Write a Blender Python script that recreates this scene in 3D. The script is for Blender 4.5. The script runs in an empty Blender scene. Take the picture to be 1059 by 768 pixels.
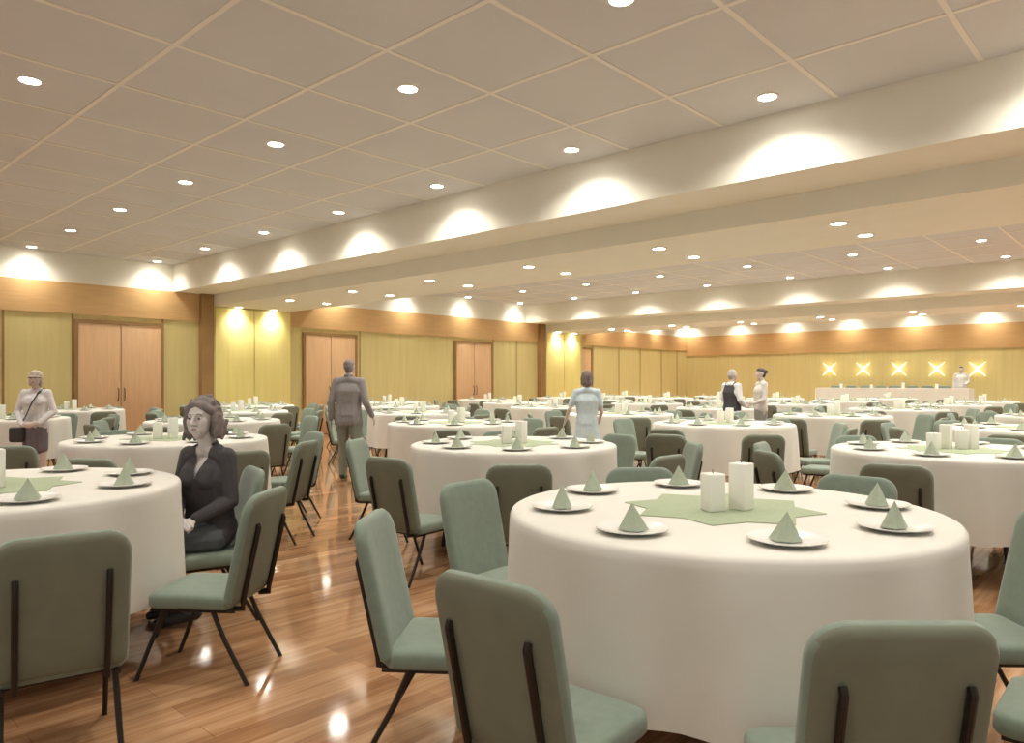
import bpy, bmesh, math, random
from mathutils import Vector, Matrix, noise
random.seed(7)
C = bpy.context.scene.collection
PI = math.pi
# ------------------------------------------------------------------ camera frame
F, HOR, CX, EYE = 764.0, 394.6, 529.5, 1.35
YAW = math.radians(42.65)
CO, SI = math.cos(YAW), math.sin(YAW)
U = 6.95                                    # room module (m)
def world(lat, dep): return (CO*dep + SI*lat, SI*dep - CO*lat)
def cam_of(x, y): return (SI*x - CO*y, CO*x + SI*y)      # lateral, depth
def face_angle(phi):                         # phi: 0 = away from viewer, 90 = to the right ; returns rotz for a thing facing +Y
    a = YAW - math.radians(phi)
    return a - PI/2
ZC = EYE + .372*U; ZS1 = EYE + .2862*U; ZS2 = EYE + .249*U; ZWB = EYE + .1965*U
YW = 2.388*U; X1 = U; X1P = 1.122*U; X1Q = 1.402*U; X1R = 1.524*U
X2 = 2.695*U; X2P = 2.817*U; X2Q = 3.097*U; X2R = 3.219*U; X3 = 4.24*U
XN = -.17*U; YN = -5.5
def wx(px, Y=None):                          # x on the door wall seen at pixel column px
    Y = YW if Y is None else Y; r = (px-CX)/F
    return Y*(CO + r*SI)/(SI - r*CO)
def wy(px, X=None):
    X = X3 if X is None else X; r = (px-CX)/F
    return X*(SI - r*CO)/(CO + r*SI)

# ------------------------------------------------------------------ materials
def new_mat(name):
    m = bpy.data.materials.new(name); m.use_nodes = True
    return m, m.node_tree, m.node_tree.nodes['Principled BSDF']
def N(t, kind, **kw):
    n = t.nodes.new(kind)
    for k, v in kw.items():
        if k in n.inputs: n.inputs[k].default_value = v
        else: setattr(n, k, v)
    return n
def mat(name, col, rough=.6, metal=0, noise_s=0, noise_amt=.08, bump=0, bump_s=200, sheen=0, spec=.5, stretch=None, sss=0):
    m, t, b = new_mat(name)
    b.inputs['Roughness'].default_value = rough; b.inputs['Metallic'].default_value = metal
    b.inputs['Specular IOR Level'].default_value = spec
    b.inputs['Base Color'].default_value = (*col, 1)
    if sheen: b.inputs['Sheen Weight'].default_value = sheen
    if sss:
        b.inputs['Subsurface Weight'].default_value = sss; b.inputs['Subsurface Radius'].default_value = (.02,.015,.01)
    tc = N(t, 'ShaderNodeTexCoord')
    if noise_s:
        mp = N(t, 'ShaderNodeMapping'); t.links.new(tc.outputs['Object'], mp.inputs[0])
        if stretch: mp.inputs['Scale'].default_value = stretch
        n = N(t, 'ShaderNodeTexNoise', Scale=noise_s, Detail=4.0); t.links.new(mp.outputs[0], n.inputs['Vector'])
        r = N(t, 'ShaderNodeMapRange'); t.links.new(n.outputs[0], r.inputs[0])
        r.inputs[1].default_value = .3; r.inputs[2].default_value = .7
        r.inputs[3].default_value = 1-noise_amt; r.inputs[4].default_value = 1+noise_amt
        h = N(t, 'ShaderNodeVectorMath', operation='SCALE'); h.inputs[0].default_value = col
        t.links.new(r.outputs[0], h.inputs['Scale']); t.links.new(h.outputs[0], b.inputs['Base Color'])
    if bump:
        n2 = N(t, 'ShaderNodeTexNoise', Scale=bump_s, Detail=2.0); t.links.new(tc.outputs['Object'], n2.inputs['Vector'])
        bp = N(t, 'ShaderNodeBump', Strength=bump, Distance=.002); t.links.new(n2.outputs[0], bp.inputs['Height'])
        t.links.new(bp.outputs[0], b.inputs['Normal'])
    return m
def emis(name, col, s):
    m, t, b = new_mat(name)
    b.inputs['Base Color'].default_value = (*col, 1)
    b.inputs['Emission Color'].default_value = (*col, 1); b.inputs['Emission Strength'].default_value = s
    return m
M = {}
M['fabric'] = mat('sage_fabric', (.185,.235,.185), .85, noise_s=30, noise_amt=.06, bump=.15, bump_s=900, sheen=.25)
M['shell'] = mat('olive_back_shell', (.165,.178,.128), .75, noise_s=12, noise_amt=.05)
M['metal'] = mat('dark_bronze_metal', (.030,.022,.016), .38, .5)
M['cloth'] = mat('ivory_table_linen', (.69,.67,.61), .8, noise_s=6, noise_amt=.02, bump=.08, bump_s=700, sheen=.1)
M['runner'] = mat('sage_linen', (.36,.42,.28), .85, noise_s=60, noise_amt=.05, bump=.1, bump_s=900)
M['napkin'] = mat('sage_napkin_linen', (.36,.41,.31), .85, noise_s=60, noise_amt=.05)
M['china'] = mat('white_china', (.80,.80,.77), .15)
M['wax'] = mat('white_wax', (.88,.87,.80), .4, sss=.3)
M['wick'] = mat('candle_wick', (.05,.04,.03), .9)
M['plaster'] = mat('cream_plaster', (.80,.775,.67), .8, noise_s=3, noise_amt=.015)
M['plaster2'] = mat('warm_beige_plaster', (.66,.60,.48), .8, noise_s=3, noise_amt=.015)
M['tile'] = mat('ceiling_tile', (.66,.67,.68), .9, noise_s=1.2, noise_amt=.03, bump=.1, bump_s=300)
M['tbar'] = mat('ceiling_grid_bar', (.85,.83,.77), .7)
M['yellow'] = mat('mustard_wallcovering', (.63,.53,.235), .75, noise_s=2, noise_amt=.05, stretch=(6,6,.3))
M['yellow2'] = mat('pale_mustard_panel', (.80,.68,.25), .6, noise_s=2, noise_amt=.04, stretch=(6,6,.3))
M['wood'] = mat('honey_wood', (.58,.36,.155), .5, noise_s=2.5, noise_amt=.06, stretch=(1,1,14))
M['doorwood'] = mat('maple_door_veneer', (.68,.43,.235), .45, noise_s=2.5, noise_amt=.06, stretch=(8,8,.6))
M['darkwood'] = mat('brown_door_trim', (.30,.17,.06), .5, noise_s=3, noise_amt=.1)
M['ply'] = mat('plywood_top', (.45,.33,.2), .6)
M['stagem'] = mat('stage_carpet', (.30,.26,.20), .9, noise_s=40)
M['lens'] = emis('downlight_lens', (1,.95,.86), 40)
M['star'] = emis('glint_glow', (1,.90,.55), 2.2)  # star glints of the wall lights, put in as an emissive colour
M['ring'] = mat('white_trim_ring', (.8,.75,.65), .4)
def floor_mat():
    m, t, b = new_mat('oak_plank_floor')
    tc = N(t, 'ShaderNodeTexCoord')
    br = N(t, 'ShaderNodeTexBrick', Scale=1.0); br.offset = .37
    br.inputs['Brick Width'].default_value = 1.3; br.inputs['Row Height'].default_value = .13
    br.inputs['Mortar Size'].default_value = .0012; br.inputs['Bias'].default_value = 0
    br.inputs['Color1'].default_value = (0,0,0,1); br.inputs['Color2'].default_value = (1,1,1,1)
    br.inputs['Mortar'].default_value = (0,0,0,1)
    t.links.new(tc.outputs['Object'], br.inputs['Vector'])
    mp = N(t, 'ShaderNodeMapping'); mp.inputs['Scale'].default_value = (1,16,1)
    t.links.new(tc.outputs['Object'], mp.inputs[0])
    n = N(t, 'ShaderNodeTexNoise', Scale=1.3, Detail=6.0, Roughness=.6); t.links.new(mp.outputs[0], n.inputs['Vector'])
    mx = N(t, 'ShaderNodeMath', operation='MULTIPLY_ADD'); t.links.new(br.outputs['Color'], mx.inputs[0])
    mx.inputs[1].default_value = .30; t.links.new(n.outputs[0], mx.inputs[2])
    cr = N(t, 'ShaderNodeValToRGB'); t.links.new(mx.outputs[0], cr.inputs[0])
    e = cr.color_ramp.elements
    e[0].position = .36; e[0].color = (.215,.100,.045,1)
    e[1].position = .92; e[1].color = (.50,.30,.165,1)
    e2 = e.new(.62); e2.color = (.335,.172,.082,1)
    mul = N(t, 'ShaderNodeMix', data_type='RGBA', blend_type='MULTIPLY'); mul.inputs[0].default_value = 1
    fac = N(t, 'ShaderNodeMapRange'); t.links.new(br.outputs['Fac'], fac.inputs[0]); fac.inputs[3].default_value = 1; fac.inputs[4].default_value = .6
    t.links.new(cr.outputs[0], mul.inputs[6]); t.links.new(fac.outputs[0], mul.inputs[7])
    t.links.new(mul.outputs[2], b.inputs['Base Color'])
    b.inputs['Roughness'].default_value = .075
    b.inputs['Specular IOR Level'].default_value = .5
    return m
M['floor'] = floor_mat()

# ------------------------------------------------------------------ mesh helpers
def mesh_of(bm, name, mats, smooth=35):
    bmesh.ops.recalc_face_normals(bm, faces=bm.faces)
    me = bpy.data.meshes.new(name); bm.to_mesh(me); bm.free()
    for m in (mats if isinstance(mats, (list, tuple)) else [mats]): me.materials.append(m)
    if smooth:
        for p in me.polygons: p.use_smooth = True
        me.set_sharp_from_angle(angle=math.radians(smooth))
    return me
def link(name, data, parent=None, loc=None, rotz=0):
    o = bpy.data.objects.new(name, data); C.objects.link(o)
    if parent is not None: o.parent = parent
    if loc is not None: o.location = loc
    if rotz: o.rotation_euler.z = rotz
    return o
def obj(name, bm, m, parent=None, smooth=35, loc=None, rotz=0): return link(name, mesh_of(bm, name, m, smooth), parent, loc, rotz)
def tag(o, label, cat, group=None, kind=None):
    o['label'] = label; o['category'] = cat
    if group: o['group'] = group
    if kind: o['kind'] = kind
    return o
def box(bm, x0, x1, y0, y1, z0, z1, bevel=0, seg=2):
    vs = [bm.verts.new(p) for p in [(x0,y0,z0),(x1,y0,z0),(x1,y1,z0),(x0,y1,z0),(x0,y0,z1),(x1,y0,z1),(x1,y1,z1),(x0,y1,z1)]]
    fs = [bm.faces.new([vs[i] for i in f]) for f in [(0,3,2,1),(4,5,6,7),(0,1,5,4),(1,2,6,5),(2,3,7,6),(3,0,4,7)]]
    if bevel:
        es = list({e for f in fs for e in f.edges})
        bmesh.ops.bevel(bm, geom=es, offset=bevel, segments=seg, affect='EDGES', profile=.5)
def tube(bm, pts, r, n=8, ends=True, rx=None):
    """sweep a round (or flat, rx) section along pts"""
    pts = [Vector(p) for p in pts]; rings = []
    for i, p in enumerate(pts):
        d = (pts[min(i+1,len(pts)-1)] - pts[max(i-1,0)]).normalized()
        a = Vector((1,0,0)) if abs(d.x) < .9 else Vector((0,1,0))
        u = d.cross(a).normalized(); v = d.cross(u).normalized()
        rr = r[i] if isinstance(r, (list, tuple)) else r
        rings.append([bm.verts.new(p + u*(rx or rr)*math.cos(2*PI*k/n) + v*rr*math.sin(2*PI*k/n)) for k in range(n)])
    for a, b in zip(rings, rings[1:]):
        for k in range(n): bm.faces.new((a[k], a[(k+1)%n], b[(k+1)%n], b[k]))
    if ends: bm.faces.new(rings[0][::-1]); bm.faces.new(rings[-1])
def lathe(bm, prof, n=32, wob=None, loc=(0,0,0)):
    rings = []
    for i, (r, z) in enumerate(prof):
        if r < 1e-6: rings.append([bm.verts.new((loc[0], loc[1], loc[2]+z))]); continue
        ring = []
        for k in range(n):
            a = 2*PI*k/n; rr = r + (wob(a, z) if wob else 0)
            ring.append(bm.verts.new((loc[0]+rr*math.cos(a), loc[1]+rr*math.sin(a), loc[2]+z)))
        rings.append(ring)
    for a, b in zip(rings, rings[1:]):
        for k in range(n):
            k2 = (k+1) % n
            if len(a) == 1 and len(b) == 1: continue
            if len(a) == 1: bm.faces.new((a[0], b[k], b[k2]))
            elif len(b) == 1: bm.faces.new((a[k], a[k2], b[0]))
            else: bm.faces.new((a[k], a[k2], b[k2], b[k]))
def rounded_outline(w, h, rt, rb, n=7):
    """outline of a w x h panel, (x, z) from bottom z=0; top corner radius rt, bottom rb"""
    pts = []
    for cx, cz, r, a0 in ((w/2-rt, h-rt, rt, 0), (-w/2+rt, h-rt, rt, 90), (-w/2+rb, rb, rb, 180), (w/2-rb, rb, rb, 270)):
        for k in range(n+1):
            a = math.radians(a0 + 90*k/n); pts.append((cx + r*math.cos(a), cz + r*math.sin(a)))
    return pts

# ------------------------------------------------------------------ the setting
def struct(name, bm, m, parent=None, smooth=35, loc=None):
    o = obj(name, bm, m, parent, smooth, loc)
    if parent is None: o['kind'] = 'structure'
    return o
XF = X3; XB = -4.0
bm = bmesh.new(); box(bm, XB, X3+.2, YN, YW+.2, -.1, 0); struct('floor', bm, M['floor'], smooth=0)
# raised ceilings of the three bays
for nm, a, b in (('ceiling', XN, X1), ('ceiling.001', X1R, X2), ('ceiling.002', X2R, X3)):
    bm = bmesh.new(); box(bm, a, b, YN, YW, ZC, ZC+.1); struct(nm, bm, M['tile'], smooth=0)
# light grid bars of the ceiling tiles
def grid(xs, x0, x1):
    bm = bmesh.new(); ys = [(.18+.1616*k)*U for k in range(-6, 14)]
    for x in xs:
        if x0 < x < x1: box(bm, x-.021, x+.021, YN, YW, ZC-.006, ZC-.0005)
    for y in ys: box(bm, x0, x1, y-.021, y+.021, ZC-.0065, ZC-.001)
    return bm
for i, (x0, x1, a) in enumerate(((XN, X1, .347*U), (X1R, X2, X2-.167*U), (X2R, X3, X3-.167*U))):
    xs = [a + .167*U*k for k in range(-8, 8)]
    struct('trim_%d' % (i+1), grid(xs, x0, x1-.02), M['tbar'], smooth=0)
# stepped beams between the bays
def beam(name, xa, xp, xq, xr):
    bm = bmesh.new()
    prof = [(xa,ZC+.1),(xa,ZS1),(xp,ZS1),(xp,ZS2),(xq,ZS2),(xq,ZS1),(xr,ZS1),(xr,ZC+.1)]
    A = [bm.verts.new((x, YN, z)) for x, z in prof]; B = [bm.verts.new((x, YW, z)) for x, z in prof]
    for k in range(len(prof)):
        k2 = (k+1) % len(prof); bm.faces.new((A[k], A[k2], B[k2], B[k]))
    bm.faces.new(A); bm.faces.new(B[::-1]); bmesh.ops.triangulate(bm, faces=[f for f in bm.faces if len(f.verts) > 4])
    o = struct(name, bm, M['plaster'], smooth=0); return o
beam('ceiling_beam', X1, X1P, X1Q, X1R); beam('ceiling_beam.001', X2, X2P, X2Q, X2R)
bm = bmesh.new(); box(bm, XB, XN, YN, YW, ZS1, ZC+.1); struct('ceiling_soffit', bm, M['plaster'], smooth=0)
# door wall: white upper band, honey header, mustard wall
def wall_x(name, m, x0, x1, z0, z1, t=.0, parent=None, d=.2):
    bm = bmesh.new(); box(bm, x0, x1, YW-t, YW+d, z0, z1); return struct(name, bm, m, parent, smooth=0)
wall_x('wall_left', M['yellow'], XB, X3+.2, 0, ZWB)
wall_x('wall_left_upper', M['plaster'], XB, X3+.2, ZS1, ZC+.1)
wall_x('wall_left_header', M['wood'], XB, X3+.2, ZWB, ZS1, .03)
def wall_y(name, m, z0, z1, t=0):
    bm = bmesh.new(); box(bm, X3-t, X3+.2, YN, YW, z0, z1); return struct(name, bm, m, smooth=0)
ZWB2 = EYE + .165*U
wall_y('wall_far', M['yellow'], 0, ZWB2); wall_y('wall_far_upper', M['plaster'], ZS1, ZC+.1); wall_y('wall_far_header', M['wood'], ZWB2, ZS1, .03)
n_trim = 4
def seam(px, z1=ZWB, w=.018, m='darkwood'):
    global n_trim
    x = wx(px); bm = bmesh.new(); box(bm, x-w, x+w, YW-.012, YW, .1, z1); struct('trim_%d' % n_trim, bm, M[m], smooth=0); n_trim += 1
for px in (3, 75, 168, 372, 510, 534, 613, 640, 662, 684, 700): seam(px, w=.012 if px > 300 else .02)
bm = bmesh.new(); box(bm, XB, X3, YW-.02, YW, 0, .12, .004); struct('baseboard_left', bm, M['darkwood'])
bm = bmesh.new(); box(bm, X3-.02, X3, YN, YW-.02, 0, .12, .004); struct('baseboard_far', bm, M['darkwood'])
# storage-pocket pilasters under the beams
for nm, a, b in (('wall_pilaster', X1P, X1Q), ('wall_pilaster.001', X2P, X2Q)):
    e = link(nm, None, loc=(0,0,0)); e['kind'] = 'structure'
    bm = bmesh.new(); box(bm, a, b, YW-.16, YW, 0, ZS2); obj('pilaster_body', bm, M['yellow'], e, 0)
    for k in range(2):
        w = (b-a-.06)/2; x0 = a+.02+k*(w+.02)
        bm = bmesh.new(); box(bm, x0, x0+w, YW-.19, YW-.16, .08, ZS2-.04, .006); obj('pocket_panel', bm, M['yellow2'], e)
for a, b in ((X1P-.04*U, X1P), (X2P-.04*U, X2P), (X2Q, X2Q+.02*U)):
    bm = bmesh.new(); box(bm, a, b, YW-.16, YW, 0, ZS1); o = struct('trim_%d' % n_trim, bm, M['darkwood' if b in (X1P, X2P) else 'yellow'], smooth=0); n_trim += 1
# double doors
ZD = EYE + .172*U
def door(n, pa, pb):
    a, b = wx(pa), wx(pb); e = link('door_%d' % n, None, loc=((a+b)/2, YW, 0)); e['kind'] = 'structure'
    mid = (a+b)/2; w = (b-a)/2
    for s in (-1, 1):
        bm = bmesh.new(); x0, x1 = (-w, -.008) if s < 0 else (.008, w)
        box(bm, x0, x1, -.055, -.002, .01, ZD, .004); lf = obj('door_leaf', bm, M['doorwood'], e)
        bm = bmesh.new(); tube(bm, [(s*.06,-.055,.95),(s*.06,-.10,.97),(s*.06,-.10,1.2),(s*.06,-.055,1.22)], .009); obj('door_pull', bm, M['metal'], lf)
    bm = bmesh.new()
    for x0, x1, z0, z1 in ((-w-.07, -w, 0, ZD+.07), (w, w+.07, 0, ZD+.07), (-w, w, ZD, ZD+.07)): box(bm, x0, x1, -.065, -.002, z0, z1)
    obj('door_frame', bm, M['darkwood'], e, 0)
door(1, 80, 165); door(2, 315, 366); door(3, 471, 507); door(4, 588, 610)

# ------------------------------------------------------------------ ceiling downlights
def lens_mesh():
    bm = bmesh.new(); lathe(bm, [(0,-.012),(.07,-.012),(.078,-.004),(.078,.0)], 20); return mesh_of(bm, 'lens', M['lens'])
def ring_mesh():
    bm = bmesh.new(); lathe(bm, [(.078,-.002),(.082,-.014),(.098,-.010),(.102,0)], 20); return mesh_of(bm, 'trim_ring', M['ring'])
LM, RM = lens_mesh(), ring_mesh()
ROWS = [('near ceiling bay', 'row beside the beam', .9336, ZC, 1), ('near ceiling bay', 'second row from the beam', .599, ZC, 1),
        ('near ceiling bay', 'third row from the beam', .267, ZC, 1), ('near ceiling bay', 'fourth row from the beam', -.07, ZC, 1),
        ('first beam underside', 'nearer row', 1.1976, ZS2, 1), ('first beam underside', 'farther row', 1.3262, ZS2, 1),
        ('middle ceiling bay', 'first row', 1.59, ZC, 0), ('middle ceiling bay', 'second row', 1.93, ZC, 0),
        ('middle ceiling bay', 'third row', 2.262, ZC, 0), ('middle ceiling bay', 'fourth row', 2.605, ZC, 0),
        ('second beam underside', 'nearer row', 2.893, ZS2, 0), ('second beam underside', 'farther row', 3.021, ZS2, 0),
        ('far ceiling bay', 'first row', 3.29, ZC, 0), ('far ceiling bay', 'second row', 3.59, ZC, 0),
        ('far ceiling bay', 'third row', 3.87, ZC, 0), ('far ceiling bay', 'fourth row', 4.185, ZC, 0)]
ORD = ['first','second','third','fourth','fifth','sixth','seventh','eighth','ninth','tenth','eleventh']
SP = {}
def spot_data(kind):
    if kind in SP: return SP[kind]
    l = bpy.data.lights.new('downlight_lamp', 'SPOT')
    l.energy, l.spot_size, l.spot_blend = {'bay': (LE['bay'], 1.95, .8), 'bay_far': (LE['bay']*1.5, 2.3, .8), 'wash': (LE['wash']*.85, 2.55, 1.0), 'dim': (LE['wash']*.42, 2.5, 1.0), 'dim_far': (LE['wash']*.42, 2.5, 1.0), 'wash_far': (LE['wash']*.9, 2.5, 1.0), 'beam': (LE['beam'], 2.3, .7), 'beam_far': (LE['beam']*1.25, 2.3, .7)}[kind]
    l.color = (1, .955, .86); l.shadow_soft_size = .12
    SP[kind] = l; return l
LE = dict(bay=155, wash=330, beam=95)
for bay, row, xu, z, near in ROWS:
    for k in range(-2, 7):
        x, y = xu*U, (.4077+.3231*k)*U
        lat, dep = cam_of(x, y)
        infr = dep > .5 and abs(lat/dep) < .72 and (z-EYE)*F/dep < 420
        if not infr and (dep < -4.5 or y < YN+.3): continue
        e = link('downlight', None, loc=(x, y, z))
        tag(e, 'round recessed downlight, %s, %s, %s from the door wall' % (bay, row, ORD[6-k]), 'ceiling light', 'recessed downlights in the ceiling')
        link('lens', LM, e)
        if infr and dep < 22: link('trim_ring', RM, e)
        wash = row in ('row beside the beam',) or (bay, row) in (('middle ceiling bay','first row'),('middle ceiling bay','fourth row'),('far ceiling bay','first row'),('far ceiling bay','fourth row')) 
        kind = 'beam' if z == ZS2 else ('dim' if (k == 6 or (bay, row) == ('far ceiling bay','fourth row')) else ('wash' if wash else 'bay'))
        if xu > 1.5 and not (kind == 'beam' and xu < 1.5): kind += '_far'
        L = bpy.data.objects.new('lamp', spot_data(kind)); C.objects.link(L); L.parent = e; L.location = (0,0,-.02)

# ------------------------------------------------------------------ chair
CH = {}
BH = .845
def back_point(x, v, t):                    # v: height along the panel 0..1, t: offset to the rear
    y0, z0, y1, z1 = -.172, .335, -.285, BH
    dy, dz = y1-y0, z1-z0; L = math.hypot(dy, dz)
    cx = -.018*(1-(x/.2)**2)                # gentle hollow across the back
    return (x, y0+dy*v + t*(-dz/L) + cx, z0+dz*v + t*dy/L)
def panel_bm(w, h0, h1, t0, t1, rt, bev):
    bm = bmesh.new(); Ltot = math.hypot(.113, BH-.335)
    hh = (h1-h0)*Ltot; out = rounded_outline(w, hh, rt, .03, 8)
    # grid-free solid: several insets give a domed, well shaded panel
    rings = []
    def ring(ins, t):
        s = []
        for x, z in out:
            cx, cz = 0, hh/2
            fx = 1 - ins/(w/2); fz = 1 - ins/(hh/2)
            s.append(bm.verts.new(back_point(x*fx, h0 + (cz+(z-cz)*fz)/Ltot, t)))
        return s
    n = len(out)
    for ins, t in ((.15,t0-.002),(.08,t0-.001),(bev*1.6,t0),(bev*.5,t0+bev*.35),(0,t0+bev),(0,t1-bev),(bev*.5,t1-bev*.35),(bev*1.6,t1),(.08,t1),(.15,t1)):
        rings.append(ring(ins, t))
    for a, b in zip(rings, rings[1:]):
        for k in range(n): bm.faces.new((a[k], a[(k+1)%n], b[(k+1)%n], b[k]))
    bm.faces.new(rings[0]); bm.faces.new(rings[-1])
    return bm
def chair_meshes():
    bm = panel_bm(.41, .03, 1, -.026, .026, .085, .016)
    me = mesh_of(bm, 'backrest', [M['fabric'], M['shell']], 60)
    # rear face carries the darker upholstery shell
    for p in me.polygons:
        if p.normal.y < -.72: p.material_index = 1
    CH['backrest'] = me
    bm = bmesh.new()
    out = [(x, z) for x, z in rounded_outline(.40, .40, .05, .04, 6)]
    rings = []
    for ins, z in ((.12,.404),(.06,.403),(.016,.399),(.004,.391),(0,.380),(0,.343),(.006,.334),(.03,.332)):
        rings.append([bm.verts.new((x*(1-ins/.2), (.0+(y-.2)*(1-ins/.2))+.01, z)) for x, y in out])
    n = len(out)
    for a, b in zip(rings, rings[1:]):
        for k in range(n): bm.faces.new((a[k], a[(k+1)%n], b[(k+1)%n], b[k]))
    bm.faces.new(rings[0]); bm.faces.new(rings[-1]); CH['seat'] = mesh_of(bm, 'seat', M['fabric'], 60)
    bm = bmesh.new()
    tube(bm, [(.17,.185,.325),(.17,-.20,.325)], .011); tube(bm, [(-.17,.185,.325),(-.17,-.20,.325)], .011)
    tube(bm, [(-.17,.16,.325),(.17,.16,.325)], .010); tube(bm, [(-.17,-.15,.325),(.17,-.15,.325)], .010)
    CH['seat_frame'] = mesh_of(bm, 'seat_frame', M['metal'])
    for s, nm in ((-1, 'l'), (1, 'r')):
        bm = bmesh.new(); tube(bm, [(s*.172,.13,.325),(s*.174,.18,.2),(s*.178,.258,.006),(s*.178,.260,0)], [.011,.011,.010,.012]); CH['legf'+nm] = mesh_of(bm, 'leg', M['metal'])
        bm = bmesh.new(); tube(bm, [(s*.172,-.10,.325),(s*.174,-.155,.2),(s*.178,-.262,.006),(s*.178,-.264,0)], [.011,.011,.010,.012]); CH['legr'+nm] = mesh_of(bm, 'leg', M['metal'])
        bm = bmesh.new()
        pts = [(s*.135,-.175,.325),(s*.135,-.225,.328)] + [back_point(s*.135, v, .036) for v in (.06,.25,.5,.72)] + [back_point(s*.135, .745, .026)]
        tube(bm, pts, .010, 8, rx=.013); CH['sup'+nm] = mesh_of(bm, 'back_support', M['metal'])
    # one-piece chair for the distant tables
    bm = bmesh.new(); mi = []
    for key in ('backrest','seat','seat_frame','legfl','legfr','legrl','legrr','supl','supr'):
        n0 = len(bm.faces); bm.from_mesh(CH[key]); bm.faces.ensure_lookup_table()
        base = 2 if CH[key].materials[0] == M['metal'] else 0
        for f in bm.faces[n0:]: f.material_index = base + (f.material_index if key == 'backrest' else 0)
    CH['whole'] = bpy.data.meshes.new('chair'); bm.to_mesh(CH['whole']); bm.free()
    for m in (M['fabric'], M['shell'], M['metal']): CH['whole'].materials.append(m)
    for p in CH['whole'].polygons: p.use_smooth = True
chair_meshes()
PARTS = [('backrest','backrest'),('seat','seat'),('seat_frame','seat_frame'),('leg','legfl'),('leg','legfr'),('leg','legrl'),('leg','legrr'),('back_support','supl'),('back_support','supr')]
chairs = []
def chair(x, y, rz, label, group, detail=True, z=0):
    if detail:
        e = link('banquet_chair', None, loc=(x, y, z)); e.rotation_euler.z = rz
        for nm, key in PARTS:
            p = link(nm, CH[key], e)
            if key == 'backrest': p['label'] = 'sage padded back with darker olive rear panel'
    else:
        e = link('banquet_chair', CH['whole'], loc=(x, y, z)); e.rotation_euler.z = rz
    tag(e, label, 'chair', group); chairs.append(e); return e
BT = .285                                   # distance from the seat centre back to the top of the back
NEAR_T = []
def chair_at_top(lat, dep, phi, label, group, detail=True, lim=1.10):
    rz = face_angle(phi); fx, fy = -math.sin(rz), math.cos(rz)
    x, y = world(lat, dep); x += fx*BT; y += fy*BT
    for tx, ty in NEAR_T:                    # seat front stops at the hanging cloth
        d = math.hypot(x-tx, y-ty)
        if d < lim: x, y = tx+(x-tx)*lim/d, ty+(y-ty)*lim/d
    return chair(x, y, rz, label, group, detail)

# ------------------------------------------------------------------ tables and what is on them
TR, TH, HEM = .845, .843, .30
def cloth_bm(seed):
    bm = bmesh.new(); n = 96; rnd = random.Random(seed)
    ph = [rnd.uniform(0, 6.28) for _ in range(4)]
    def wob(a, z):
        k = max(0, (TH-.03-z)/(TH-HEM)); k = k**.65
        return k*(.008 + .017*math.sin(9*a+ph[0]+.8*math.sin(2*a+ph[1])) + .012*math.sin(17*a+ph[2]) + .006*math.sin(5*a+ph[3]))
    prof = [(0,TH),(.3,TH),(.6,TH),(.80,TH),(.826,TH-.002),(.838,TH-.008),(.845,TH-.02),(.846,TH-.05)]
    prof += [(.846, TH-.05-(TH-.05-HEM)*k/9) for k in range(1, 10)] + [(.840, HEM), (.840, HEM+.03)]
    lathe(bm, prof, n, wob); return bm
CLOTHS = [mesh_of(cloth_bm(s), 'tablecloth', M['cloth'], 60) for s in range(4)]
bm = bmesh.new(); lathe(bm, [(0,TH-.035),(.82,TH-.035),(.825,TH-.02),(.82,TH-.004),(0,TH-.004)], 40); TOPM = mesh_of(bm, 'tabletop', M['ply'])
LEGM = []
for k in range(4):
    a = PI/4 + k*PI/2; bm = bmesh.new()
    tube(bm, [(.5*math.cos(a),.5*math.sin(a),TH-.035),(.53*math.cos(a),.53*math.sin(a),.4),(.58*math.cos(a),.58*math.sin(a),0)], .016); LEGM.append(mesh_of(bm, 'leg', M['metal']))
def star_bm():
    bm = bmesh.new(); n = 16; o = []; 
    for k in range(n):
        a = 2*PI*k/n + PI/8; r = .39 if k % 2 == 0 else .30
        o.append((r*math.cos(a), r*math.sin(a)))
    def ring(s, z): return [bm.verts.new((x*s, y*s, z)) for x, y in o]
    rs = [ring(1,0), ring(1,.003), ring(.99,.0045), ring(.3,.0045)]
    for a, b in zip(rs, rs[1:]):
        for k in range(n): bm.faces.new((a[k], a[(k+1)%n], b[(k+1)%n], b[k]))
    bm.faces.new(rs[0]); bm.faces.new(rs[-1]); return bm
STAR = mesh_of(star_bm(), 'centre_cloth', M['runner'], 40)
bm = bmesh.new(); lathe(bm, [(0,.002),(.06,.0),(.068,.003),(.112,.013),(.121,.017),(.121,.0195),(.112,.017),(.075,.007),(.06,.006),(0,.006)], 36); PLATE = mesh_of(bm, 'dinner_plate', M['china'], 50)
def napkin_bm():
    bm = bmesh.new()                        # a bishop-style tent: two leaning folded triangles with a flared base
    apex = (0, 0, .105); apexb = (0, .008, .103)
    base = [(-.062,-.030,.006),(-.020,-.046,.004),(.020,-.046,.004),(.062,-.030,.006),(.048,.030,.004),(0,.048,.004),(-.048,.030,.004)]
    A = bm.verts.new(apex); mid = []
    B = [bm.verts.new(p) for p in base]
    for i, p in enumerate(base):
        f = .55; bulge = 1.12
        mid.append(bm.verts.new((p[0]*(1-f)*bulge*.92, p[1]*(1-f)*bulge, .006+.1*f*.95)))
    n = len(B)
    for k in range(n):
        k2 = (k+1) % n; bm.faces.new((B[k], B[k2], mid[k2], mid[k])); bm.faces.new((mid[k], mid[k2], A))
    bm.faces.new(B[::-1]); bmesh.ops.scale(bm, vec=(.82,.82,.9), verts=bm.verts); return bm
NAPK = mesh_of(napkin_bm(), 'folded_napkin', M['napkin'], 25)
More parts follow.
